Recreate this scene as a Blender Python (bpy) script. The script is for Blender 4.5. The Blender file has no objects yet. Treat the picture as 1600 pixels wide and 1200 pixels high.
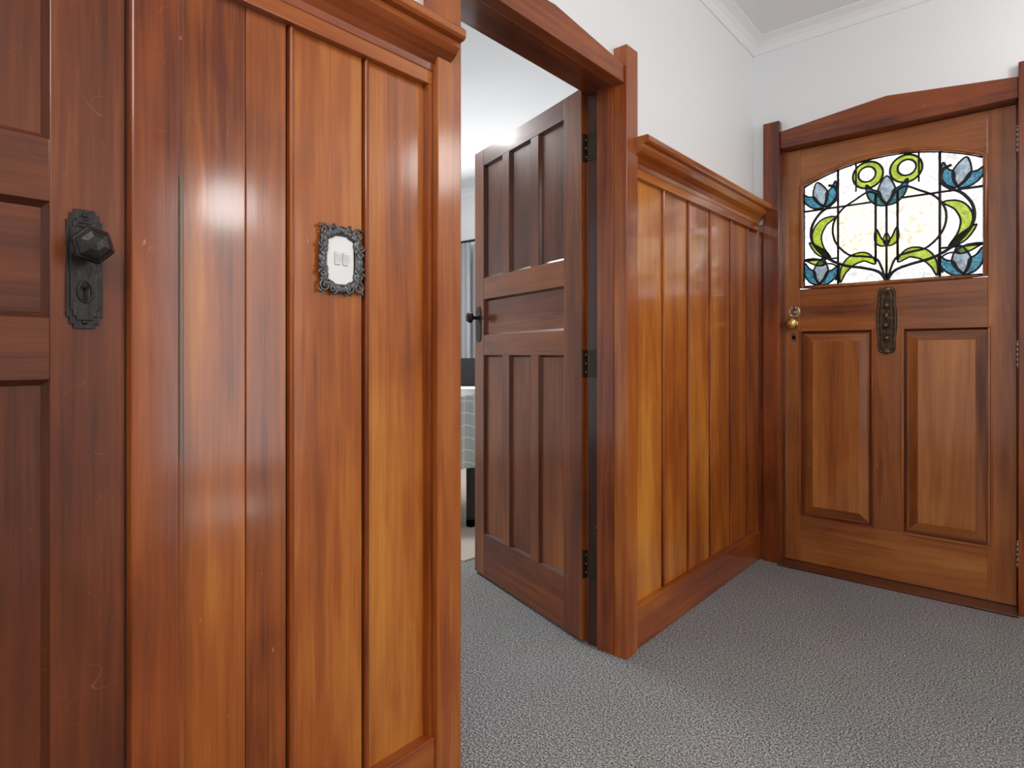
import bpy, bmesh, math, random
from mathutils import Vector, Matrix
random.seed(7)
S=bpy.context.scene
COL=S.collection
try: S.view_settings.view_transform='Standard'
except Exception: pass

# ---------------------------------------------------------------- materials
def newmat(name):
    m=bpy.data.materials.new(name); m.use_nodes=True
    nt=m.node_tree; b=nt.nodes['Principled BSDF']
    return m,nt,b
def simple(name,col,rough=.5,metal=0,bump=0,bscale=200,spec=.5,var=0.0):
    m,nt,b=newmat(name)
    b.inputs['Base Color'].default_value=(*col,1); b.inputs['Roughness'].default_value=rough
    b.inputs['Metallic'].default_value=metal; b.inputs['Specular IOR Level'].default_value=spec
    tc=nt.nodes.new('ShaderNodeTexCoord'); n=nt.nodes.new('ShaderNodeTexNoise')
    n.inputs['Scale'].default_value=bscale; n.inputs['Detail'].default_value=4
    nt.links.new(tc.outputs['Object'],n.inputs['Vector'])
    if var>0:
        mr=nt.nodes.new('ShaderNodeMix'); mr.data_type='RGBA'
        mr.inputs['A'].default_value=(*[c*(1-var) for c in col],1)
        mr.inputs['B'].default_value=(*[min(1,c*(1+var)) for c in col],1)
        nt.links.new(n.outputs['Fac'],mr.inputs['Factor']); nt.links.new(mr.outputs['Result'],b.inputs['Base Color'])
    if bump>0:
        bp=nt.nodes.new('ShaderNodeBump'); bp.inputs['Strength'].default_value=bump; bp.inputs['Distance'].default_value=.004
        nt.links.new(n.outputs['Fac'],bp.inputs['Height']); nt.links.new(bp.outputs['Normal'],b.inputs['Normal'])
    return m

def wood(name,dark,mid,light,rough=.36,coat=.75,crough=.10,medk=.45,scr=.14):
    m,nt,b=newmat(name); N=nt.nodes; L=nt.links
    at=N.new('ShaderNodeAttribute'); at.attribute_name='gco'
    ti=N.new('ShaderNodeAttribute'); ti.attribute_name='tint'
    def noise(sc,det=3,dist=0,ro=.55):
        mp=N.new('ShaderNodeMapping'); mp.inputs['Scale'].default_value=sc
        L.new(at.outputs['Vector'],mp.inputs['Vector'])
        n=N.new('ShaderNodeTexNoise'); n.inputs['Scale'].default_value=1; n.inputs['Detail'].default_value=det
        n.inputs['Distortion'].default_value=dist; n.inputs['Roughness'].default_value=ro
        L.new(mp.outputs['Vector'],n.inputs['Vector']); return n.outputs['Fac']
    def M(op,a,bb=None,c=None):
        n=N.new('ShaderNodeMath'); n.operation=op
        for i,v in enumerate((a,bb,c)):
            if v is None: continue
            if isinstance(v,(int,float)): n.inputs[i].default_value=v
            else: L.new(v,n.inputs[i])
        return n.outputs[0]
    low=noise((.5,7,7),3,.6); fine=noise((5,170,170),3,0,.7); med=noise((1.3,38,38),4,.2,.65); blot=noise((1.6,3.2,3.2),3,.4)
    ring=M('SINE',M('MULTIPLY',low,60),0)
    f=M('MULTIPLY_ADD',low,1.1,-.55+.38)
    f=M('ADD',f,M('MULTIPLY',ring,.045))
    f=M('ADD',f,M('MULTIPLY_ADD',med,medk,-medk/2))
    f=M('ADD',f,M('MULTIPLY_ADD',fine,.42,-.21))
    f=M('ADD',f,M('MULTIPLY_ADD',blot,1.0,-.5))
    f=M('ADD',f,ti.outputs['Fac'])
    cr=N.new('ShaderNodeValToRGB'); e=cr.color_ramp.elements
    e[0].position=.0; e[0].color=(*dark,1); e[1].position=.95; e[1].color=(*light,1)
    x=cr.color_ramp.elements.new(.45); x.color=(*mid,1)
    L.new(f,cr.inputs['Fac'])
    # dings and short hairline scratches in the varnish
    dg=noise((30,85,85),1,0); dm=M('MULTIPLY',M('GREATER_THAN',dg,.815),.5)
    s1=M('LESS_THAN',M('ABSOLUTE',M('SUBTRACT',noise((7,16,16),0,.2),.5)),.0014)
    s2=M('LESS_THAN',M('ABSOLUTE',M('SUBTRACT',noise((15,10,10),0,.3),.53)),.0014)
    msk=M('GREATER_THAN',noise((11,19,19),1,0),.60)
    sc_=M('MULTIPLY',M('MULTIPLY',M('MAXIMUM',s1,s2),msk),scr)
    mx=N.new('ShaderNodeMix'); mx.data_type='RGBA'; mx.inputs['B'].default_value=(.66,.32,.12,1)
    L.new(M('MAXIMUM',dm,sc_),mx.inputs['Factor']); L.new(cr.outputs['Color'],mx.inputs['A'])
    L.new(mx.outputs['Result'],b.inputs['Base Color'])
    L.new(M('MULTIPLY_ADD',blot,.3,rough-.15),b.inputs['Roughness'])
    b.inputs['Specular IOR Level'].default_value=.25
    b.inputs['Coat Weight'].default_value=coat
    L.new(M('MULTIPLY_ADD',blot,.18,crough-.05),b.inputs['Coat Roughness'])
    bp=N.new('ShaderNodeBump'); bp.inputs['Strength'].default_value=.12; bp.inputs['Distance'].default_value=.002
    L.new(M('ADD',M('MULTIPLY',fine,.35),low),bp.inputs['Height']); L.new(bp.outputs['Normal'],b.inputs['Normal'])
    bp2=N.new('ShaderNodeBump'); bp2.inputs['Strength'].default_value=.12; bp2.inputs['Distance'].default_value=.004
    L.new(M('ADD',M('MULTIPLY',med,.2),M('ADD',low,blot)),bp2.inputs['Height']); L.new(bp2.outputs['Normal'],b.inputs['Coat Normal'])
    return m
W_BOARD=wood('varnished_board',(.12,.020,.003),(.39,.100,.011),(.66,.26,.036))
W_TRIM =wood('varnished_trim',(.09,.014,.002),(.30,.065,.008),(.55,.19,.028))
W_DOOR =wood('varnished_door_red',(.045,.009,.003),(.165,.038,.008),(.36,.11,.024))
W_FRONT=wood('varnished_front_door',(.11,.025,.005),(.34,.103,.019),(.54,.21,.048),scr=.08)
W_DARK =wood('dark_seam_wood',(.02,.004,.001),(.06,.012,.003),(.14,.032,.008))

PLASTER=simple('white_plaster',(.84,.85,.86),.6,0,.015,60)
CEIL=simple('ceiling_white',(.87,.87,.875),.7,0,.01,60)
BLACK=simple('dark_bronze',(.03,.026,.024),.35,.6,.25,90,var=.4)
HINGE=simple('worn_hinge_metal',(.055,.045,.035),.4,.8,.3,120,var=.8)
BRONZE=simple('antique_bronze',(.17,.11,.06),.38,.85,.5,120,var=.6)
BRONZED=simple('antique_bronze_dark',(.05,.035,.022),.5,.7,.5,120,var=.6)
BRASS=simple('brass',(.62,.42,.16),.25,1,.1,80)
PEWTER=simple('pewter',(.14,.14,.145),.35,.85,.4,160,var=.7)
STEEL=simple('steel',(.45,.44,.42),.3,.9)
WHITEP=simple('white_plastic',(.82,.82,.80),.3)
LEAD=simple('lead_came',(.018,.018,.02),.5,.5)
CURT=simple('grey_curtain_fabric',(.42,.435,.46),.9,0,.2,300)
SCREEN=simple('laptop_black',(.02,.02,.022),.3)
RUG=simple('beige_rug_pile',(.50,.44,.38),.95,0,.6,300,var=.2)
BOUNCE=simple('white_bounce',(.80,.79,.76),.95,0,.6,300,var=.1)  # bright white for the added sheet that bounces the glare spot
PAPER=simple('white_paper',(.8,.8,.8),.7)
GREENP=simple('old_green_paint',(.03,.13,.09),.6,var=.4,bscale=40)

def carpet():
    m,nt,b=newmat('grey_carpet'); N=nt.nodes; L=nt.links
    tc=N.new('ShaderNodeTexCoord')
    n=N.new('ShaderNodeTexNoise'); n.inputs['Scale'].default_value=200; n.inputs['Detail'].default_value=4; n.inputs['Roughness'].default_value=.8
    n2=N.new('ShaderNodeTexNoise'); n2.inputs['Scale'].default_value=2.5
    for k in (n,n2): L.new(tc.outputs['Object'],k.inputs['Vector'])
    cr=N.new('ShaderNodeValToRGB'); e=cr.color_ramp.elements
    e[0].position=.40; e[0].color=(.028,.027,.029,1); e[1].position=.61; e[1].color=(.60,.58,.575,1)
    x=cr.color_ramp.elements.new(.5); x.color=(.20,.193,.197,1)
    L.new(n.outputs['Fac'],cr.inputs['Fac'])
    mx=N.new('ShaderNodeMix'); mx.data_type='RGBA'; mx.blend_type='OVERLAY'; mx.inputs['Factor'].default_value=.25
    L.new(cr.outputs['Color'],mx.inputs['A']); L.new(n2.outputs['Color'],mx.inputs['B'])
    hs=N.new('ShaderNodeHueSaturation'); hs.inputs['Saturation'].default_value=.3
    L.new(mx.outputs['Result'],hs.inputs['Color']); L.new(hs.outputs['Color'],b.inputs['Base Color'])
    b.inputs['Roughness'].default_value=1; b.inputs['Specular IOR Level'].default_value=.05
    bp=N.new('ShaderNodeBump'); bp.inputs['Strength'].default_value=.2; bp.inputs['Distance'].default_value=.003
    L.new(n.outputs['Fac'],bp.inputs['Height']); L.new(bp.outputs['Normal'],b.inputs['Normal'])
    return m
CARPET=carpet()

def cloth():
    m,nt,b=newmat('checked_tablecloth'); N=nt.nodes; L=nt.links
    tc=N.new('ShaderNodeTexCoord'); br=N.new('ShaderNodeTexBrick')
    br.offset=0; br.inputs['Scale'].default_value=1; br.inputs['Mortar Size'].default_value=.003
    br.inputs['Brick Width'].default_value=.07; br.inputs['Row Height'].default_value=.07
    br.inputs['Color1'].default_value=(.50,.57,.52,1); br.inputs['Color2'].default_value=(.50,.57,.52,1); br.inputs['Mortar'].default_value=(.88,.90,.86,1)
    sp=N.new('ShaderNodeSeparateXYZ'); cb=N.new('ShaderNodeCombineXYZ'); ad=N.new('ShaderNodeMath')
    L.new(tc.outputs['Object'],sp.inputs[0]); L.new(sp.outputs['X'],ad.inputs[0]); L.new(sp.outputs['Z'],ad.inputs[1])
    L.new(ad.outputs[0],cb.inputs['X']); L.new(sp.outputs['Y'],cb.inputs['Y']); L.new(cb.outputs[0],br.inputs['Vector'])
    L.new(br.outputs['Color'],b.inputs['Base Color']); b.inputs['Roughness'].default_value=.85
    return m
CLOTH=cloth()

def glassmat(name,col,sc=40,rough=.12,v=.25,det=2):
    m=bpy.data.materials.new(name); m.use_nodes=True; nt=m.node_tree; N=nt.nodes; L=nt.links
    for n in list(N): N.remove(n)
    out=N.new('ShaderNodeOutputMaterial'); tr=N.new('ShaderNodeBsdfTranslucent'); gl=N.new('ShaderNodeBsdfGlossy')
    tp=N.new('ShaderNodeBsdfTransparent')
    mx=N.new('ShaderNodeMixShader'); mx2=N.new('ShaderNodeMixShader')
    tc=N.new('ShaderNodeTexCoord'); n=N.new('ShaderNodeTexNoise'); n.inputs['Scale'].default_value=sc; n.inputs['Detail'].default_value=det; n.inputs['Distortion'].default_value=1.5
    L.new(tc.outputs['Object'],n.inputs['Vector'])
    cr=N.new('ShaderNodeValToRGB'); e=cr.color_ramp.elements
    e[0].position=.38; e[0].color=(*[c*(1-v) for c in col],1); e[1].position=.62; e[1].color=(*col,1)
    L.new(n.outputs['Fac'],cr.inputs['Fac']); L.new(cr.outputs['Color'],tr.inputs['Color']); L.new(cr.outputs['Color'],tp.inputs['Color'])
    bp=N.new('ShaderNodeBump'); bp.inputs['Strength'].default_value=.5; bp.inputs['Distance'].default_value=.004
    L.new(n.outputs['Fac'],bp.inputs['Height'])
    gl.inputs['Roughness'].default_value=rough; L.new(bp.outputs['Normal'],gl.inputs['Normal'])
    mx2.inputs[0].default_value=.05; L.new(tr.outputs[0],mx2.inputs[1]); L.new(tp.outputs[0],mx2.inputs[2])
    mx.inputs[0].default_value=.06
    L.new(mx2.outputs[0],mx.inputs[1]); L.new(gl.outputs[0],mx.inputs[2]); L.new(mx.outputs[0],out.inputs['Surface'])
    return m
G_CLEAR=glassmat('textured_clear_glass',(.80,.80,.80),38,v=.6)
G_CREAM=glassmat('cream_glass',(1.0,.92,.72),26,v=.08)
G_LIME=glassmat('lime_glass',(.36,.47,.04),60)
G_BLUE=glassmat('teal_blue_glass',(.04,.21,.31),70,v=.65)
G_GREY=glassmat('grey_blue_glass',(.28,.36,.42),70,v=.4)

def crystal():
    m,nt,b=newmat('crystal_glass'); b.inputs['Base Color'].default_value=(1,1,1,1)
    b.inputs['Transmission Weight'].default_value=1; b.inputs['Roughness'].default_value=.03; b.inputs['IOR'].default_value=1.5
    return m
CRYSTAL=crystal()

# ---------------------------------------------------------------- mesh builder
class B:
    def __init__(s): s.v=[];s.f=[];s.g=[];s.t=[];s.m=[];s.mats=[];s.sm=[]
    def mi(s,mat):
        if mat not in s.mats: s.mats.append(mat)
        return s.mats.index(mat)
    def add(s,vs,fs,mat,grain='z',tint=None,smooth=False,off=None):
        o=len(s.v); mi=s.mi(mat)
        if tint is None: tint=random.uniform(-.09,.09)
        if off is None: off=Vector((random.uniform(0,40),random.uniform(0,40),random.uniform(0,40)))
        for p in vs:
            p=Vector(p); s.v.append(p)
            if grain=='z': g=Vector((p.z,p.x,p.y))
            elif grain=='x': g=Vector((p.x,p.y,p.z))
            else: g=Vector((p.y,p.x,p.z))
            s.g.append(g+off); s.t.append(tint)
        for f in fs: s.f.append([i+o for i in f]); s.m.append(mi); s.sm.append(smooth)
    def box(s,x0,x1,y0,y1,z0,z1,mat,grain='z',tint=None):
        vs=[(x0,y0,z0),(x1,y0,z0),(x1,y1,z0),(x0,y1,z0),(x0,y0,z1),(x1,y0,z1),(x1,y1,z1),(x0,y1,z1)]
        fs=[(0,3,2,1),(4,5,6,7),(0,1,5,4),(1,2,6,5),(2,3,7,6),(3,0,4,7)]
        s.add(vs,fs,mat,grain,tint)
    def prism(s,poly,ax,a,b,mat,grain='z',tint=None,smooth=False):
        def P(p,h):
            return (h,p[0],p[1]) if ax=='x' else ((p[0],h,p[1]) if ax=='y' else (p[0],p[1],h))
        n=len(poly); vs=[P(p,a) for p in poly]+[P(p,b) for p in poly]
        fs=[list(range(n)),list(range(2*n-1,n-1,-1))]+[(i,i+n,(i+1)%n+n,(i+1)%n) for i in range(n)]
        s.add(vs,fs,mat,grain,tint,smooth)
    def quadring(s,r0,r1,y0,y1,mat,tint=0):
        def R(r,y): return [(r[0],y,r[2]),(r[1],y,r[2]),(r[1],y,r[3]),(r[0],y,r[3])]
        a=R(r0,y0); b=R(r1,y1)
        for i in range(4):
            j=(i+1)%4
            s.add([a[i],a[j],b[j],b[i]],[(0,1,2,3)],mat,'x' if i%2==0 else 'z',tint)
    def tube(s,pts,r,n,mat,closed=False,segs=6,flat=1.0,taper=None):
        pts=[Vector(p) for p in pts]; n=Vector(n).normalized(); N=len(pts); vs=[]
        for i,p in enumerate(pts):
            a=pts[(i-1)%N] if (closed or i>0) else p; b=pts[(i+1)%N] if (closed or i<N-1) else p
            t=(b-a)
            if t.length<1e-9: t=Vector((1,0,0))
            t.normalize(); sd=t.cross(n)
            if sd.length<1e-6: sd=t.orthogonal()
            sd.normalize(); rr=r*(taper(i/(N-1)) if taper else 1)
            for k in range(segs):
                an=2*math.pi*k/segs; vs.append(p+sd*math.cos(an)*rr+n*math.sin(an)*rr*flat)
        fs=[]
        for i in range(N if closed else N-1):
            j=(i+1)%N
            for k in range(segs):
                l=(k+1)%segs; fs.append((i*segs+k,i*segs+l,j*segs+l,j*segs+k))
        if not closed: fs.append(tuple(range(segs-1,-1,-1))); fs.append(tuple((N-1)*segs+k for k in range(segs)))
        s.add(vs,fs,mat,'z',0,True)
    def lathe(s,prof,org,axis,mat,segs=20,smooth=True,rot=0):
        axis=Vector(axis).normalized(); u=axis.orthogonal().normalized(); w=axis.cross(u); org=Vector(org); vs=[];fs=[]
        for r,h in prof:
            for k in range(segs):
                a=2*math.pi*k/segs+rot; vs.append(org+axis*h+(u*math.cos(a)+w*math.sin(a))*r)
        for i in range(len(prof)-1):
            for k in range(segs):
                l=(k+1)%segs; fs.append((i*segs+k,i*segs+l,(i+1)*segs+l,(i+1)*segs+k))
        fs.append(tuple(range(segs-1,-1,-1))); fs.append(tuple((len(prof)-1)*segs+k for k in range(segs)))
        s.add(vs,fs,mat,'z',0,smooth)
    def ball(s,c,r,mat,sc=(1,1,1),n=10):
        c=Vector(c); vs=[];fs=[]
        for i in range(n+1):
            th=math.pi*i/n
            for k in range(n*2):
                a=math.pi*k/n; vs.append(c+Vector((math.sin(th)*math.cos(a)*r*sc[0],math.sin(th)*math.sin(a)*r*sc[1],math.cos(th)*r*sc[2])))
        m=n*2
        for i in range(n):
            for k in range(m): fs.append((i*m+k,(i+1)*m+k,(i+1)*m+(k+1)%m,i*m+(k+1)%m))
        s.add(vs,fs,mat,'z',0,True)
    def obj(s,name,parent=None,bevel=0,mtx=None):
        me=bpy.data.meshes.new(name); me.from_pydata([tuple(v) for v in s.v],[],s.f)
        for m in s.mats: me.materials.append(m)
        me.polygons.foreach_set('material_index',s.m); me.polygons.foreach_set('use_smooth',s.sm)
        a=me.attributes.new('gco','FLOAT_VECTOR','POINT'); a.data.foreach_set('vector',[c for g in s.g for c in g])
        a=me.attributes.new('tint','FLOAT','POINT'); a.data.foreach_set('value',s.t)
        bm=bmesh.new(); bm.from_mesh(me); bmesh.ops.recalc_face_normals(bm,faces=bm.faces); bm.to_mesh(me); bm.free()
        me.update()
        o=bpy.data.objects.new(name,me); COL.objects.link(o)
        if bevel>0:
            md=o.modifiers.new('bevel','BEVEL'); md.width=bevel; md.segments=2; md.limit_method='ANGLE'; md.angle_limit=math.radians(50)
        if mtx is not None: o.matrix_world=mtx
        if parent: o.parent=parent
        return o
def empty(name,mtx=None):
    o=bpy.data.objects.new(name,None); COL.objects.link(o); o.empty_display_size=.1
    if mtx is not None: o.matrix_world=mtx
    return o
def smooth(pts,closed=False,k=6):
    P=[Vector(p) for p in pts]; n=len(P); out=[]
    rng=range(n) if closed else range(n-1)
    for i in rng:
        if closed: a,b,c,d=P[(i-1)%n],P[i],P[(i+1)%n],P[(i+2)%n]
        else: a=P[max(i-1,0)];b=P[i];c=P[i+1];d=P[min(i+2,n-1)]
        for j in range(k):
            t=j/k; out.append(.5*((2*b)+(c-a)*t+(2*a-5*b+4*c-d)*t*t+(3*b-a-3*c+d)*t**3))
    if not closed: out.append(P[-1])
    return out
def add(bb,name,par,bev=0):
    o=bb.obj(name,par,bevel=bev); o.matrix_parent_inverse=Matrix(); return o

# ---------------------------------------------------------------- dimensions
PX=-1.06; RX=-1.165; POST=-1.01; BRD=-1.045; FRM=-1.027; CZ=2.55; FY=3.05; DY=3.09
D1A,D1B=-.5,.302
D2A,D2B=.982,1.735

# shell
b=B(); b.box(-5,2.9,-2.6,4.0,-.1,0,CARPET); b.obj('floor')
b=B(); b.box(-5,2.9,-2.6,4.1,CZ,CZ+.1,CEIL); b.obj('ceiling')
for y0,y1,z0,z1 in ((-2.6,D1A,0,CZ),(D1B+.003,.966,0,CZ),(1.748,4.0,0,CZ),(D1A,D1B+.003,1.96,CZ),(.966,1.748,1.96,CZ)):
    b=B(); b.box(RX,PX,y0,y1,z0,z1,PLASTER); b.obj('wall_left')
for x0,x1,z0,z1 in ((PX,-.935,0,CZ),(-.035,1.2,0,CZ),(-.935,-.035,2.0,CZ)):
    b=B(); b.box(x0,x1,FY,FY+.14,z0,z1,PLASTER); b.obj('wall_front')
OY0,OY1=1.08,1.88
for y0,y1,z0 in ((-2.6,OY0,0),(OY1,FY+.14,0),(OY0,OY1,2.02)):
    b=B(); b.box(1.2,1.3,y0,y1,z0,CZ,PLASTER); b.obj('wall_right')
b=B()
for y in (OY0-.07,OY1): b.box(1.165,1.2,y,y+.07,0,2.12,W_TRIM)
b.prism([(OY0,2.0),(OY1,2.0),(OY1,2.075),((OY0+OY1)/2,2.12),(OY0,2.075)],'x',1.17,1.2,W_TRIM,'y')
b.box(1.2,1.3,OY0,OY0+.012,0,2.02,W_TRIM); b.box(1.2,1.3,OY1-.012,OY1,0,2.02,W_TRIM); b.box(1.2,1.3,OY0,OY1,2.0,2.02,W_TRIM,'y')
b.obj('trim_4',bevel=.003)
for x0,x1,z0,z1 in ((-5,-3.9,0,CZ),(-2.4,RX,0,CZ),(-3.9,-2.4,0,.8),(-3.9,-2.4,2.05,CZ)):
    b=B(); b.box(x0,x1,4.0,4.1,z0,z1,PLASTER); b.obj('wall_bedroom_far')
b=B(); b.box(-5.1,-5,-2.6,4.1,0,CZ,PLASTER); b.obj('wall_bedroom_side')
b=B()
for x in (-3.9,-3.18,-2.45): b.box(x,x+.05,4.02,4.07,.8,2.05,PLASTER)
for z in (.8,2.0): b.box(-3.9,-2.4,4.02,4.07,z,z+.05,PLASTER)
b.obj('window_1')
cv=[(0,0),(0,-.065),(.006,-.065),(.010,-.055),(.018,-.036),(.034,-.019),(.055,-.009),(.065,-.005),(.065,0)]
b=B(); b.prism([(PX+x,CZ+z) for x,z in cv],'y',-2.6,FY,CEIL,smooth=False)
b.prism([(FY-x,CZ+z) for x,z in cv],'x',PX,1.2,CEIL); b.obj('trim_5')
b=B(); b.prism([(4.0-x,CZ+z) for x,z in cv],'x',-5,RX,CEIL); b.obj('trim_6')

# ---------------------------------------------------------------- casings
def casing_left(name,y0,y1,zp,zh0,zh1,zpk,wl=.074,jamb=True,tint=(0,0)):
    b=B()
    for (a,c),tt in zip(((y0-wl,y0),(y1,y1+wl)),tint):
        b.box(PX,POST,a,c,0,zp,W_TRIM,'z',tt)
    mid=(y0+y1)/2
    b.prism([(y0,zh0),(y1,zh0),(y1,zh1),(mid,zpk),(y0,zh1)],'x',PX,POST-.008,W_TRIM,'y',-.05)
    if jamb:
        b.box(RX-.005,PX,y0-.015,y0,0,zh0+.02,W_TRIM,'z',-.1)
        b.box(-1.125,PX,y1-.002,y1+.018,0,zh0+.02,W_TRIM,'z',-.1)
        b.box(RX-.005,-1.125,y1+.01,y1+.018,0,zh0+.02,W_DARK,'z',-.1)
        b.box(RX-.005,PX,y0,y1+.01,zh0+.005,zh0+.045,W_TRIM,'y',-.1)
        b.box(RX-.02,RX,y1+.018,y1+.09,0,2.0,W_TRIM); b.box(RX-.02,RX,y0-.09,y0-.015,0,2.0,W_TRIM); b.box(RX-.02,RX,y0-.015,y1+.018,zh0+.04,2.0,W_TRIM,'y')
    return b.obj(name,bevel=.003)
casing_left('trim_1',D1A,D1B+.001,2.02,1.93,1.975,2.02,.067,False,(-.05,-.05))
casing_left('trim_2',D2A,D2B,2.022,1.895,1.955,1.988,tint=(.20,.04))
b=B()
b.box(-1.0,-.925,3.015,3.09,0,2.125,W_TRIM,'z',-.20); b.box(-.048,.027,3.015,3.09,0,2.125,W_TRIM,'z',-.16)
b.box(PX,-1.0,3.03,3.05,0,1.64,W_TRIM,'z',-.1)
b.prism([(-.925,1.992),(-.048,1.992),(-.048,2.075),(-.487,2.125),(-.925,2.075)],'y',3.03,3.085,W_TRIM,'x',-.2)
b.box(-.935,-.92,3.085,3.19,0,2.0,W_TRIM,'z',-.15); b.box(-.052,-.035,3.085,3.19,0,2.0,W_TRIM,'z',-.15); b.box(-.935,-.035,3.085,3.19,1.99,2.0,W_TRIM,'x',-.15)
b.box(-.922,-.90,3.137,3.19,0,2.0,W_TRIM,'z',-.15); b.box(-.075,-.05,3.137,3.19,0,2.0,W_TRIM,'z',-.15); b.box(-.922,-.05,3.137,3.19,1.95,2.0,W_TRIM,'x',-.15)
b.obj('trim_3',bevel=.003)
b=B(); b.box(-.925,-.048,2.985,3.19,0,.010,W_DARK,'x',.1); b.obj('trim_7',bevel=.003)

# ---------------------------------------------------------------- panelling
crown=[(PX,1.64),(FRM+.002,1.64),(FRM+.004,1.655),(-1.012,1.668),(-.992,1.682),(-.982,1.694),(-.982,1.704),(-.966,1.706),(-.961,1.712),(-.961,1.726),(-.966,1.732),(PX,1.732)]
def panelling(name,y0,y1,cy0,cy1,seams,tints,sub=()):
    b=B(); ed=[y0]+seams+[y1]
    for i in range(len(ed)-1):
        a,c=ed[i],ed[i+1]; cuts=[a]+[q for q in sub if a<q<c]+[c]
        for j in range(len(cuts)-1):
            g=.0005
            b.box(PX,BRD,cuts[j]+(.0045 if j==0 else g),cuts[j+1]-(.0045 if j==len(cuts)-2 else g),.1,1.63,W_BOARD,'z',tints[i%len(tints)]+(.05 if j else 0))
    for sy in seams:
        b.box(PX,BRD-.006,sy-.006,sy+.006,.1,1.63,W_DARK,'z',-.2)
        b.prism([(BRD-.006,sy-.001),(BRD+.007,sy-.001),(BRD+.009,sy+.003),(BRD+.007,sy+.008),(BRD-.006,sy+.009)],'z',.14,1.61,W_TRIM,'z',-.04)
    b.box(PX,FRM,y0,y1,1.61,1.66,W_TRIM,'y',.10)
    b.prism(crown,'y',cy0,cy1,W_TRIM,'y',.10)
    b.box(PX,FRM,y0,y0+.012,.1,1.61,W_TRIM,'z',0); b.box(PX,FRM,y1-.012,y1,.1,1.61,W_TRIM,'z',0)
    return b.obj(name,bevel=.0015)
panelling('wall_panelling',.370,.908,.370,.950,[.570,.736],[.02,.06,.10],(.49,))
panelling('wall_panelling.001',1.809,3.03,1.795,3.03,[2.05,2.265,2.48,2.705,2.915],[.26,.22,.18,.12,.03,-.07])  # raised tints put the golden light on these boards into their colour
b=B(); b.box(PX,-1.018,.370,.908,0,.142,W_TRIM,'y',.05); b.obj('baseboard_left',bevel=.004)
b=B(); b.box(PX,-1.018,1.809,3.03,0,.142,W_TRIM,'y',.0); b.obj('baseboard_left.001',bevel=.004)
b=B(); b.box(.027,1.2,3.03,FY,0,.142,W_TRIM,'x'); b.obj('baseboard_front',bevel=.004)

# ---------------------------------------------------------------- seven-panel doors
def seven_panel(name,mtx,w,zt,stl,str_,mw,zs,mat,th=.038,tt=0):
    root=empty(name,mtx)
    b=B(); z0=.012
    b.box(0,stl,0,th,z0,zt,mat,'z',-.02+tt); b.box(w-str_,w,0,th,z0,zt,mat,'z',.06+tt)
    a,c=stl,w-str_
    for u,v in ((z0,zs[0]),(zs[1],zs[2]),(zs[3],zs[4]),(zs[5],zt)): b.box(a,c,.0005,th-.0005,u,v,mat,'x',random.uniform(-.05,.08)+tt)
    pw=(c-a-2*mw)/3; cols=[(a+i*(pw+mw),a+i*(pw+mw)+pw) for i in range(3)]
    for i in (0,1):
        x=cols[i][1]
        for u,v in ((zs[0],zs[1]),(zs[4],zs[5])): b.box(x,x+mw,.001,th-.001,u,v,mat,'z',tt)
    R=[(p,q,zs[0],zs[1]) for p,q in cols]+[(p,q,zs[4],zs[5]) for p,q in cols]+[(a,c,zs[2],zs[3])]
    for r in R:
        g='x' if r[1]-r[0]>.3 else 'z'
        b.box(r[0]-.004,r[1]+.004,.013,th-.013,r[2]-.004,r[3]+.004,mat,g,random.uniform(-.12,.02)+tt)
        q=.008; r1=(r[0]+q,r[1]-q,r[2]+q,r[3]-q)
        b.quadring(r,r1,.003,.0128,W_DARK,.2)
        b.quadring(r,r1,th-.003,th-.0128,W_DARK,.2)
    b.obj('leaf',root,bevel=.0012).matrix_parent_inverse=Matrix()
    return root
def RZ(deg,loc): return Matrix.Translation(loc)@Matrix.Rotation(math.radians(deg),4,'Z')

d1=seven_panel('door_1',RZ(90,(-1.030,-.496,0)),.796,1.925,.10,.091,.055,(.2,.966,1.052,1.213,1.300,1.84),W_DOOR,tt=.03)
d2=seven_panel('door_2',RZ(-18.07,(-1.946,1.978,0)),.80,1.925,.085,.105,.055,(.20,1.0,1.09,1.25,1.345,1.85),W_DOOR,tt=.12)

b=B(); cx=.7445; zc=1.123
def steps(cx,z0,z1):
    pr=[(.013,0),(.013,.006),(.018,.006),(.018,.016),(.022,.016),(.022,.028)]
    h=[(cx+x,z0+z) for x,z in pr]+[(cx+x,z1-z) for x,z in reversed(pr)]
    h+=[(cx-x,z1-z) for x,z in pr]+[(cx-x,z0+z) for x,z in reversed(pr)]
    return h
b.prism(steps(cx,1.038,1.208),'y',-.004,.001,BLACK)
b.prism([(cx+(x-cx)*.8,zc+(z-zc)*.86) for x,z in steps(cx,1.038,1.208)],'y',-.0065,-.004,BLACK)
for z in (1.047,1.199): b.ball((cx,-.006,z),.0035,BLACK,(1,.6,1),5)
for k in range(3): b.box(cx-.012+k*.004,cx+.012-k*.004,-.008,-.006,1.182+k*.005,1.184+k*.005,BLACK)
add(b,'backplate',d1,.0008)
b=B()
b.lathe([(.019,0),(.019,.004),(.013,.008),(.0095,.012),(.0095,.028)],(cx,-.006,1.153),(0,-1,0),BLACK,20)
b.lathe([(.012,.020),(.020,.024),(.0265,.032),(.0275,.038),(.025,.043)],(cx,-.006,1.153),(0,-1,0),BLACK,6,False)
b.lathe([(.0235,.041),(.0225,.046),(.018,.050),(.010,.053),(.002,.054)],(cx,-.006,1.153),(0,-1,0),BLACK,6,False)
add(b,'knob',d1,.002)
KH=simple('keyhole_dark',(.003,.003,.003),.9)
b=B(); b.lathe([(.0045,0),(.0045,.0012)],(cx,-.0065,1.096),(0,-1,0),KH,14); b.box(cx-.0022,cx+.0022,-.0077,-.006,1.078,1.096,KH)
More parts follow.
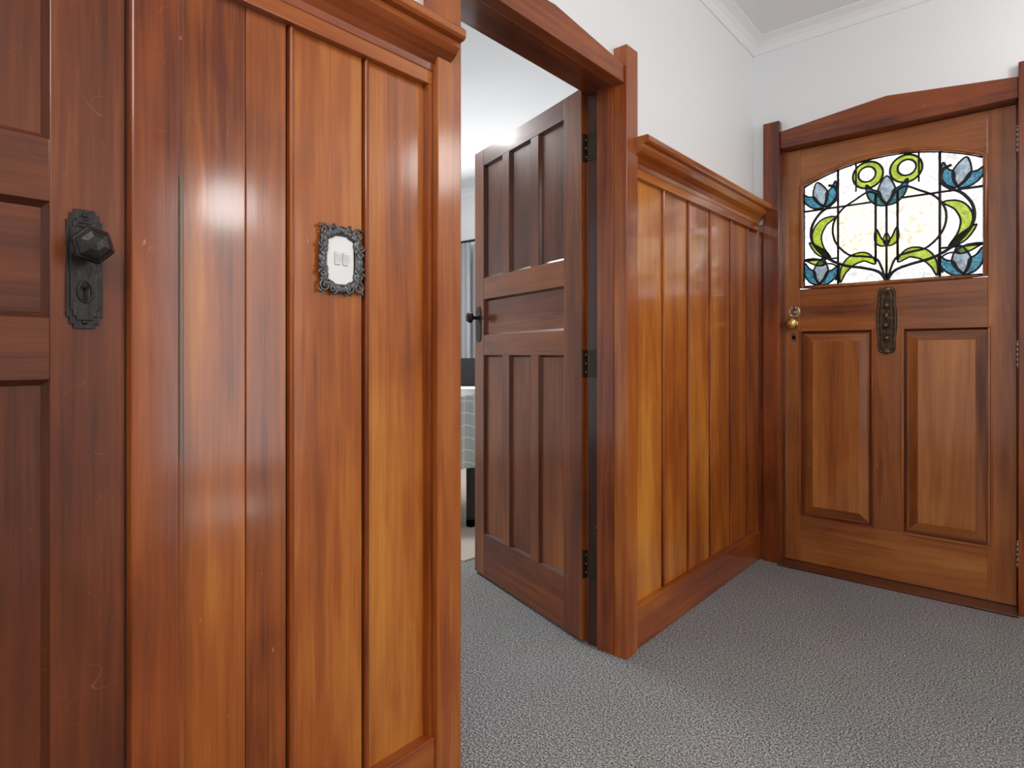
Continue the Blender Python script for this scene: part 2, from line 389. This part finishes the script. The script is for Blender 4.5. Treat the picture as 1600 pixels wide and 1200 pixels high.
b.tube([(cx+.0085*math.cos(a),-.0075,1.09+.0145*math.sin(a)) for a in [i*math.pi/10 for i in range(20)]],.0016,(0,1,0),BLACK,True)
add(b,'keyhole',d1)
b=B(); b.box(POST-.034,POST+.0004,.3686,.3702,.84,1.28,GREENP); b.obj('trim_paint_sliver')

b=B()
KP=[(.022,0),(.022,.003),(.010,.006),(.009,.032),(.024,.038),(.027,.048),(.022,.058),(.006,.062)]
b.lathe(KP,(.04,0,1.17),(0,-1,0),BLACK,6,False)
b.prism(steps(.04,1.06,1.22),'y',-.003,.001,BLACK)
b.lathe(KP,(.04,.038,1.17),(0,1,0),BLACK,6,False)
b.box(-.002,.001,.008,.030,1.10,1.22,BLACK)
add(b,'knob',d2,.001)
b=B(); HZ=(.275,.971,1.719)
for z in HZ:
    b.box(.799,.8025,.004,.038,z-.048,z+.048,HINGE)
    for k in range(5): b.lathe([(.0062,0),(.0062,.0175)],(.806,.041,z-.048+k*.0195),(0,0,1),HINGE,12)
    b.ball((.806,.041,z+.051),.006,HINGE,n=5); b.ball((.806,.041,z-.05),.006,HINGE,n=5)
    for dz in (-.03,0,.03): b.ball((.8025,.02,z+dz),.004,BRASS,(.4,1,1),4)
add(b,'hinges',d2)
b=B()
for z in HZ: b.box(RX+.002,-1.130,1.742,1.7455,z-.048,z+.048,HINGE)
b.obj('hinge_leaves')

# ---------------------------------------------------------------- front door
FX=-.920; FW=.866
d3=empty('door_3',Matrix.Translation((FX,DY,0)))
L0,L1=.080,.764
GZ0,GSP,GPK=1.328,1.807,1.887
gc=(L0+L1)/2; gw=(L1-L0)/2
rise=GPK-GSP; R=(gw*gw+rise*rise)/(2*rise)
def arch(x,off=0): return GPK-R+math.sqrt(max((R+off)**2-(x-gc)**2,0))
th=.044
b=B()
b.box(0,L0-.012,0,th,.012,1.988,W_FRONT,'z',-.02); b.box(L1+.012,FW,0,th,.012,1.988,W_FRONT,'z',.04)
ap=[(L1+.012-(L1-L0+.024)*i/24,0) for i in range(25)]
ap=[(x,arch(x,.012)) for x,_ in ap]
b.prism([(L0-.012,1.988),(L1+.012,1.988)]+ap,'y',.0005,th-.0005,W_FRONT,'x',-.05)
b.box(L0-.012,L1+.012,.0005,th-.0005,1.12,GZ0-.012,W_FRONT,'x',.04)
b.box(L0-.012,L1+.012,.0005,th-.0005,.012,.225,W_FRONT,'x',.02)
P1=(.066,.374); P2=(.484,.792)
b.box(P1[1],P2[0],.001,th-.001,.225,1.12,W_FRONT,'z',-.02)
for p,q in (P1,P2):
    r=(p,q,.225,1.12)
    def ins(k): return (r[0]+k,r[1]-k,r[2]+k,r[3]-k)
    if p<L0: b.box(p,L0,.02,th-.002,.225,1.12,W_FRONT)
    b.quadring(ins(-.002),ins(.006),-.003,-.003,W_TRIM,.05); b.quadring(ins(.006),ins(.016),-.003,.012,W_DARK,.35); b.quadring(ins(-.002),ins(-.0021),0,-.003,W_TRIM,0)
    b.quadring(ins(.016),ins(.022),.012,.012,W_FRONT,-.15); b.quadring(ins(.022),ins(.055),.012,.004,W_FRONT,-.04)
    q0=ins(.055); b.box(q0[0],q0[1],.004,.03,q0[2],q0[3],W_FRONT,'z',.14)
    b.box(r[0],r[1],.014,.03,r[2],r[3],W_FRONT,'z',-.1)
add(b,'leaf',d3,.0015)
b=B(); e=.006
path=[(L0-e,0,GZ0-e),(L1+e,0,GZ0-e)]+[(L1+e-(L1-L0+2*e)*i/30,0,arch(L1+e-(L1-L0+2*e)*i/30,e)) for i in range(31)]
pp=[]
for i,p in enumerate(path):
    pp.append(p)
    if i==0:
        for k in range(1,8): pp.append((L0-e+(L1-L0+2*e)*k/8,0,GZ0-e))
b.tube(pp,.009,(0,1,0),W_FRONT,True,8,.9)
b.tube([(x,.009,z) for x,_,z in pp],.0085,(0,1,0),W_DARK,True,6,1)
add(b,'glazing_bead',d3)

gl=B(); ld=B()
def G(p,y): return (gc+p[0],y,GZ0+p[1])
def pane(poly,mat,y): gl.add([G(p,y) for p in poly],[tuple(range(len(poly)))],mat)
def lead(pts,r=.0034,closed=False): ld.tube([G(p,.020) for p in pts],r*1.3,(0,1,0),LEAD,closed,6,.55)
def S2(pts,closed=False,k=6): return [(q.x,q.y) for q in smooth([(p[0],p[1],0) for p in pts],closed,k)]
outer=[(-gw,0),(gw,0)]+[(gw-2*gw*i/30,arch(gc+gw-2*gw*i/30)-GZ0) for i in range(31)]
pane(outer,G_CLEAR,.026)
lead([(-gw,.001),(gw,.001)],.004); lead(outer[2:],.004); lead([(-gw,0),(-gw,.48)],.004); lead([(gw,0),(gw,.48)],.004)
def top(x): return arch(gc+x)-GZ0
half=[(0,.37),(.03,.39),(.07,.41)]+S2([(.12,.385),(.18,.345),(.215,.28),(.205,.20),(.15,.135),(.085,.12),(.035,.10)])+[(0,.02)]
pane(half+[(-x,z) for x,z in half[::-1][1:-1]],G_CREAM,.0235)
for s in (1,-1):
    m=lambda pts:[(s*x,z) for x,z in pts]
    def leaf(pts,w,mat=G_LIME,y=.0205):
        c=S2(pts); n=len(c); l=[];r=[]
        for i,p in enumerate(c):
            a=c[max(i-1,0)]; d=c[min(i+1,n-1)]; t=Vector((d[0]-a[0],d[1]-a[1])); t.normalize()
            k=w*math.sin(math.pi*(i/(n-1))**.8)*.5+.0005
            l.append((p[0]-t.y*k,p[1]+t.x*k)); r.append((p[0]+t.y*k,p[1]-t.x*k))
        poly=m(l+r[::-1]); pane(poly,mat,y); lead(poly,.0030,True)
    lead(m(S2([(0,.0),(.03,.045),(.09,.068),(.16,.085),(.22,.115),(.275,.165),(.308,.225),(.305,.29),(.27,.345),(.225,.375),(.197,.41),(.205,.455),(.235,.47)])),.0050)
    lead(m(S2([(.006,.02),(.035,.10),(.085,.12),(.15,.135),(.205,.20),(.215,.28),(.18,.345),(.12,.385),(.07,.41),(.03,.39)])),.0038)
    lead(m(S2([(.205,.02),(.19,.07),(.22,.10),(.262,.10)])),.0032)
    lead(m([(.042,.09),(.042,.40)]),.0040); lead(m([(.194,0),(.194,top(.194))]),.0040)
    lead(m([(.194,.125),(gw,.125)]),.0034); lead(m([(.06,.362),(gw,.362)]),.0038)
    lead(m([(.12,.42),(.12,top(.12))]),.0030)
    rc=(.073,.487); ro,ri=.060,.034; n=28
    out=[(rc[0]+ro*math.cos(2*math.pi*i/n),rc[1]+ro*math.sin(2*math.pi*i/n)) for i in range(n)]
    inn=[(rc[0]+.003+ri*math.cos(2*math.pi*i/n),rc[1]+.004+ri*math.sin(2*math.pi*i/n)) for i in range(n)]
    out=[(x,min(z,top(x)-.002)) for x,z in out]
    vs=[G(p,.0205) for p in m(out)]+[G(p,.0205) for p in m(inn)]
    gl.add(vs,[(i,(i+1)%n,(i+1)%n+n,i+n) for i in range(n)],G_LIME)
    lead(m(out),.0036,True); lead(m(inn),.0034,True)
    leaf([(.042,.082),(.085,.118),(.138,.105),(.172,.060),(.184,.010)],.044)
    leaf([(.205,.318),(.258,.295),(.285,.240),(.268,.18),(.225,.130)],.042)
    leaf([(.232,.135),(.275,.165),(.318,.210)],.032)
    leaf([(.25,.100),(.29,.116),(.336,.13)],.028)
    leaf([(.0,.162),(.030,.185),(.040,.238)],.028)
    def tulip(cx,cz,sc,ang,full=True):
        ca,sa=math.cos(ang),math.sin(ang)
        T=lambda pts:m([(cx+(x*ca-z*sa)*sc,cz+(x*sa+z*ca)*sc) for x,z in S2(pts,True,5)])
        for sx in (1,-1):
            poly=T([(0,-.05),(sx*.034,-.044),(sx*.060,-.012),(sx*.066,.035),(sx*.045,.014),(sx*.023,.002),(sx*.014,-.025)])
            pane(poly,G_BLUE,.0202); lead(poly,.0030,True)
        poly=T([(0,-.046),(.02,-.022),(.027,.012),(0,.058),(-.027,.012),(-.02,-.022)])
        pane(poly,G_GREY,.0195); lead(poly,.0030,True)
    tulip(.268,.428,1.15,-.25); tulip(.268,.064,1.15,.12)
    if s==1: tulip(0,.40,1.2,0)
lead([(0,0),(0,.345)],.0038)
pl=S2([(0,.160),(.013,.185),(0,.218),(-.013,.185)],True,4); pane(pl,G_LIME,.0203); lead(pl,.0024,True)
add(gl,'stained_glass',d3); add(ld,'lead_came',d3)

b=B(); kx,kz=.040,1.175
b.lathe([(.022,0),(.022,.003),(.016,.006),(.010,.010),(.009,.03),(.014,.034)],(kx,0,kz-.025),(0,-1,0),BRASS,20)
b.ball((kx,-.045,kz-.025),.026,BRASS,(1,.5,1.15),10)
b.lathe([(.010,0),(.009,.002)],(kx,0,1.085),(0,-1,0),BRASS,14)
b.prism([(kx-.010,1.068),(kx+.010,1.068),(kx+.010,1.10),(kx+.006,1.106),(kx-.006,1.106),(kx-.010,1.10)],'y',-.002,.001,BRONZE)
b.box(kx-.0018,kx+.0018,-.0035,-.001,1.078,1.092,KH)
add(b,'brass_knob',d3)
b=B(); b.lathe([(.012,0),(.012,.003),(.007,.006),(.007,.024)],(kx+.016,0,kz+.032),(0,-1,0),BRASS,16)
b.lathe([(.009,.022),(.020,.028),(.026,.038),(.026,.046),(.018,.056),(.006,.058)],(kx+.016,0,kz+.032),(0,-1,0),CRYSTAL,10,False)
add(b,'crystal_knob',d3)
b=B(); mx_=gc+.004; z0,z1=1.006,1.300; zm=(z0+z1)/2; hh=(z1-z0)/2
def oval(k,wv=.0,n=64,w=.037):
    pts=[]
    for i in range(n):
        a=2*math.pi*i/n; c,s_=math.cos(a),math.sin(a)
        x=math.copysign(abs(c)**.4,c)*w*k; z=math.copysign(abs(s_)**.6,s_)*hh*(1-(1-k)*.25)
        x*=1+wv*math.cos(a*8); z*=1+wv*.5*math.cos(a*6)
        pts.append((mx_+x,zm+z))
    return pts
b.prism(oval(1,.07),'y',-.004,.001,BRONZED)
b.tube([(x,-.005,z) for x,z in oval(.86,.05)],.003,(0,1,0),BRONZE,True)
b.tube([(x,-.005,z) for x,z in oval(.5,.12)],.0024,(0,1,0),BRONZE,True)
for z in (zm+.066,zm-.078): b.lathe([(.012,0),(.012,.004),(.008,.009),(.003,.011)],(mx_,-.004,z),(0,-1,0),BRONZE,14)
b.lathe([(.011,0),(.011,.006),(.006,.010),(.006,.018),(.010,.022),(.010,.028),(.004,.031)],(mx_,-.004,zm-.022),(0,-1,0),BRONZE,14)
for i in range(18):
    z=z0+.02+i*(z1-z0-.04)/17
    for sx in (-1,1): b.ball((mx_+sx*.027,-.006,z),.004,BRONZE if i%2 else BRONZED,(1,.8,.8),4)
for sx in (-1,1):
    for zc_,dr in ((zm+.035,1),(zm-.05,-1),(zm+.1,1),(zm-.11,-1),(zm+.005,1)):
        sp=[(mx_+sx*(.012+.010*(1-t/16)*math.cos(t*.7)),-.007,zc_+dr*.011*(1-t/16)*math.sin(t*.7)) for t in range(15)]
        b.tube(sp,.0022,(0,1,0),BRONZE)
b.ball((mx_,-.010,zm+.020),.009,BRONZE,(1,1,1.6),7); b.ball((mx_,-.005,z1-.010),.012,BRONZE,(1.3,.6,1),7); b.ball((mx_,-.005,z0+.010),.012,BRONZE,(1.3,.6,1),7)
for k in range(-2,3): b.tube([(mx_,-.006,z1-.03),(mx_+k*.007,-.008,z1-.012),(mx_+k*.010,-.006,z1-.002-abs(k)*.003)],.0024,(0,1,0),BRONZE)
add(b,'door_plate',d3)
b=B()
for z in (.215,1.0,1.845):
    for k in range(5): b.lathe([(.007,0),(.007,.019)],(FW+.004,-.006,z-.05+k*.020),(0,0,1),STEEL,12)
    b.ball((FW+.004,-.006,z+.053),.006,STEEL,n=5)
add(b,'hinges',d3)

# ---------------------------------------------------------------- light switch
ls=empty('light_switch',RZ(90,(BRD,.6775,1.188)))
b=B()
b.box(-.031,.031,-.006,0,-.048,.048,WHITEP)
add(b,'plate',ls,.002)
b=B()
SHD=simple('switch_slot_grey',(.30,.30,.29),.5)
for x in (-.008,.010):
    b.box(x-.0065,x+.0065,-.0066,-.005,-.010,.016,SHD)
    b.box(x-.0055,x+.0055,-.0085,-.005,-.009,.015,WHITEP)
    b.prism([(-.008,-.007),(-.0145,.011),(-.008,.014)],'x',x-.0045,x+.0045,WHITEP)
add(b,'rockers',ls,.0008)
b=B(); w,h=.0385,.053
base=[]
for i in range(96):
    a=2*math.pi*i/96; c,s_=math.cos(a),math.sin(a)
    x=math.copysign(abs(c)**.35,c)*w; z=math.copysign(abs(s_)**.35,s_)*h
    k=1+.06*math.cos(a*12); base.append((x*k,-.006,z*k))
b.tube(base,.0085,(0,1,0),PEWTER,True,8,.7)
def scroll(cx,cz,r,a0,d,t=1.5):
    pts=[]
    for i in range(22):
        q=i/21; a=a0+d*q*t*2*math.pi; rr=r*(1-.8*q); pts.append((cx+rr*math.cos(a),-.011,cz+rr*math.sin(a)))
    b.tube(pts,.0026,(0,1,0),PEWTER,taper=lambda q:1.1-.5*q)
for sx in (-1,1):
    for sz in (-1,1):
        scroll(sx*.038,sz*.053,.013,math.pi/4*(1 if sx*sz>0 else 3),sx*sz)
        scroll(sx*.042,sz*.030,.010,0 if sx>0 else math.pi,-sx*sz)
        scroll(sx*.020,sz*.058,.010,math.pi/2*sz,sx*sz)
        scroll(sx*.042,sz*.011,.008,0 if sx>0 else math.pi,sx*sz)
        b.ball((sx*.047,-.009,sz*.063),.0045,PEWTER,(1,.7,1),5)
        b.ball((sx*.029,-.009,sz*.047),.006,PEWTER,(1,.7,1.3),5)
        b.ball((sx*.034,-.009,sz*.020),.005,PEWTER,(.8,.7,1.5),5)
    b.ball((sx*.046,-.008,0),.006,PEWTER,(.8,.7,1.6),6)
for sz in (-1,1):
    for k in range(-2,3): b.tube([(0,-.009,sz*.050),(k*.004,-.011,sz*.060),(k*.0065,-.009,sz*(.067-abs(k)*.0015))],.0026,(0,1,0),PEWTER)
add(b,'ornate_surround',ls)

# ---------------------------------------------------------------- bedroom contents
def curtain(name,x0,w,n):
    b=B(); A=[(x0+w*i/n,3.90+.028*math.sin(i*1.05)+.01*math.sin(i*.37)) for i in range(n+1)]
    b.add([(x,y,.04) for x,y in A]+[(x*.995-.02,y,2.03) for x,y in A],[(i,i+1,i+1+n+1,i+n+1) for i in range(n)],CURT,smooth=True)
    o=b.obj(name); md=o.modifiers.new('s','SOLIDIFY'); md.thickness=.004
curtain('curtain',-4.42,.52,60); curtain('curtain.001',-2.85,.5,56)
b=B(); b.lathe([(.012,0),(.012,2.4)],(-4.55,3.9,2.045),(1,0,0),BLACK,12); b.ball((-4.56,3.9,2.045),.022,BLACK); b.ball((-2.14,3.9,2.045),.022,BLACK); b.obj('curtain_rod')

tb=empty('dining_table'); tx0,tx1,ty0,ty1=-3.7,-2.42,2.22,3.1
b=B()
b.box(tx0+.02,tx1-.02,ty0+.02,ty1-.02,.74,.765,BLACK)
for x in (tx0+.04,tx1-.07):
    for y in (ty0+.24,ty1-.2): b.box(x,x+.04,y,y+.04,.008,.74,BLACK)
    b.box(x,x+.04,ty0+.24,ty1-.16,.008,.05,BLACK)
add(b,'frame',tb)
b=B(); N=120; per=[]
def pt(t):
    L=[tx1-tx0,ty1-ty0]*2; d=t*sum(L)
    cs=[(tx0,ty0),(tx1,ty0),(tx1,ty1),(tx0,ty1),(tx0,ty0)]; nn=[(0,-1),(1,0),(0,1),(-1,0)]
    for i in range(4):
        if d<=L[i] or i==3:
            q=min(d/L[i],1); a,c=cs[i],cs[i+1]; return (a[0]+(c[0]-a[0])*q,a[1]+(c[1]-a[1])*q,nn[i])
        d-=L[i]
for i in range(N): per.append(pt(i/N))
vs=[]
for lev,(z,k) in enumerate(((.771,0),(.765,.3),(.62,.8),(.36,1))):
    for i,(x,y,nn) in enumerate(per):
        a=.022*k*(.55+math.sin(i*.9)); vs.append((x+nn[0]*a,y+nn[1]*a,z))
fs=[tuple(range(N))]+[(l*N+i,l*N+(i+1)%N,(l+1)*N+(i+1)%N,(l+1)*N+i) for l in range(3) for i in range(N)]
b.add(vs,fs,CLOTH); add(b,'tablecloth',tb)
b=B(); b.box(-.16,.16,-.11,.11,0,.014,SCREEN)
b.prism([(.10,.014),(.108,.012),(.158,.205),(.150,.207)],'x',-.16,.16,SCREEN)
for i in range(4): b.box(-.13,.13,-.07+i*.03,-.05+i*.03,.014,.016,LEAD)
b.obj('laptop',mtx=RZ(35,(-2.82,2.80,.773)))
b=B()
for k in range(5): b.box(-.10+k*.005,.11+k*.003,-.14,.14-k*.005,k*.007,k*.007+.007,PAPER)
b.obj('paper_stack',mtx=RZ(40,(-2.575,2.50,.773)))
b=B(); b.box(-4.3,-2.08,2.04,3.75,0,.008,RUG); b.obj('rug')
b=B(); b.box(1.45,2.5,1.2,2.4,0,.008,BOUNCE); b.obj('glare_sheet')  # second sheet: unseen reflector, added to mirror a hot spot in the varnish

# ---------------------------------------------------------------- lights
def area(name,loc,target,sx,sy,power,col=(1,1,1)):
    l=bpy.data.lights.new(name,'AREA'); l.shape='RECTANGLE'; l.size=sx; l.size_y=sy; l.energy=power; l.color=col
    o=bpy.data.objects.new(name,l); COL.objects.link(o); o.location=loc
    o.rotation_euler=(Vector(target)-Vector(loc)).to_track_quat('-Z','Y').to_euler(); return o
def point_light(name,loc,e,r):
    l=bpy.data.lights.new(name,'POINT'); l.energy=e; l.shadow_soft_size=r; l.color=(1,.98,.95)
    o=bpy.data.objects.new(name,l); COL.objects.link(o); o.location=loc
area('daylight_porch',(-.5,4.3,1.7),(-.5,3.1,1.55),1.6,1.4,42,(1,.98,.95))
area('daylight_room_opposite',(2.4,1.7,1.15),(1.2,1.45,1.1),1.4,1.9,24,(.98,.98,1))
area('fill_area_hall',(.45,-.6,2.4),(-.5,1.2,.6),.9,.9,20,(1,.98,.95))  # added soft fill behind the camera, no fitting there
point_light('fill_point_hall',(.35,-.9,2.05),17,.14)  # added unseen fill to lift the hall ceiling and walls
point_light('fill_point_hall.001',(.55,2.35,2.1),13,.16)  # second added hall fill, out of view
point_light('sheen_point_opposite',(1.95,1.78,2.0),24,.15)  # unseen point light added for the sheen on the near boards
l=bpy.data.lights.new('glare_spot_opposite','SPOT'); l.energy=1500; l.spot_size=math.radians(13); l.spot_blend=.6; l.shadow_soft_size=.03; l.color=(1,.96,.88)  # added spot, brightens the white sheet so the boards show a glare
o=bpy.data.objects.new('glare_spot_opposite',l); COL.objects.link(o); o.location=(1.85,1.72,2.5)
area('daylight_bedroom_window',(-3.1,3.95,1.45),(-2.6,1,1.2),1.4,1.2,44,(.97,.98,1))
area('fill_area_bedroom',(-2.9,1.9,2.48),(-3.1,2.6,0),.6,.6,36)  # added fill to brighten the bedroom, no fitting there
w=bpy.data.worlds.new('World'); S.world=w; w.use_nodes=True
w.node_tree.nodes['Background'].inputs[0].default_value=(.95,.965,1,1); w.node_tree.nodes['Background'].inputs[1].default_value=.9

# ---------------------------------------------------------------- camera
c=bpy.data.cameras.new('camera'); co=bpy.data.objects.new('camera',c); COL.objects.link(co)
c.sensor_width=36; c.lens=940/1600*36; c.shift_y=-45/1600; c.clip_start=.02
co.location=(0,0,1.0); co.rotation_euler=(math.radians(90),0,math.radians(41.0))
S.camera=co
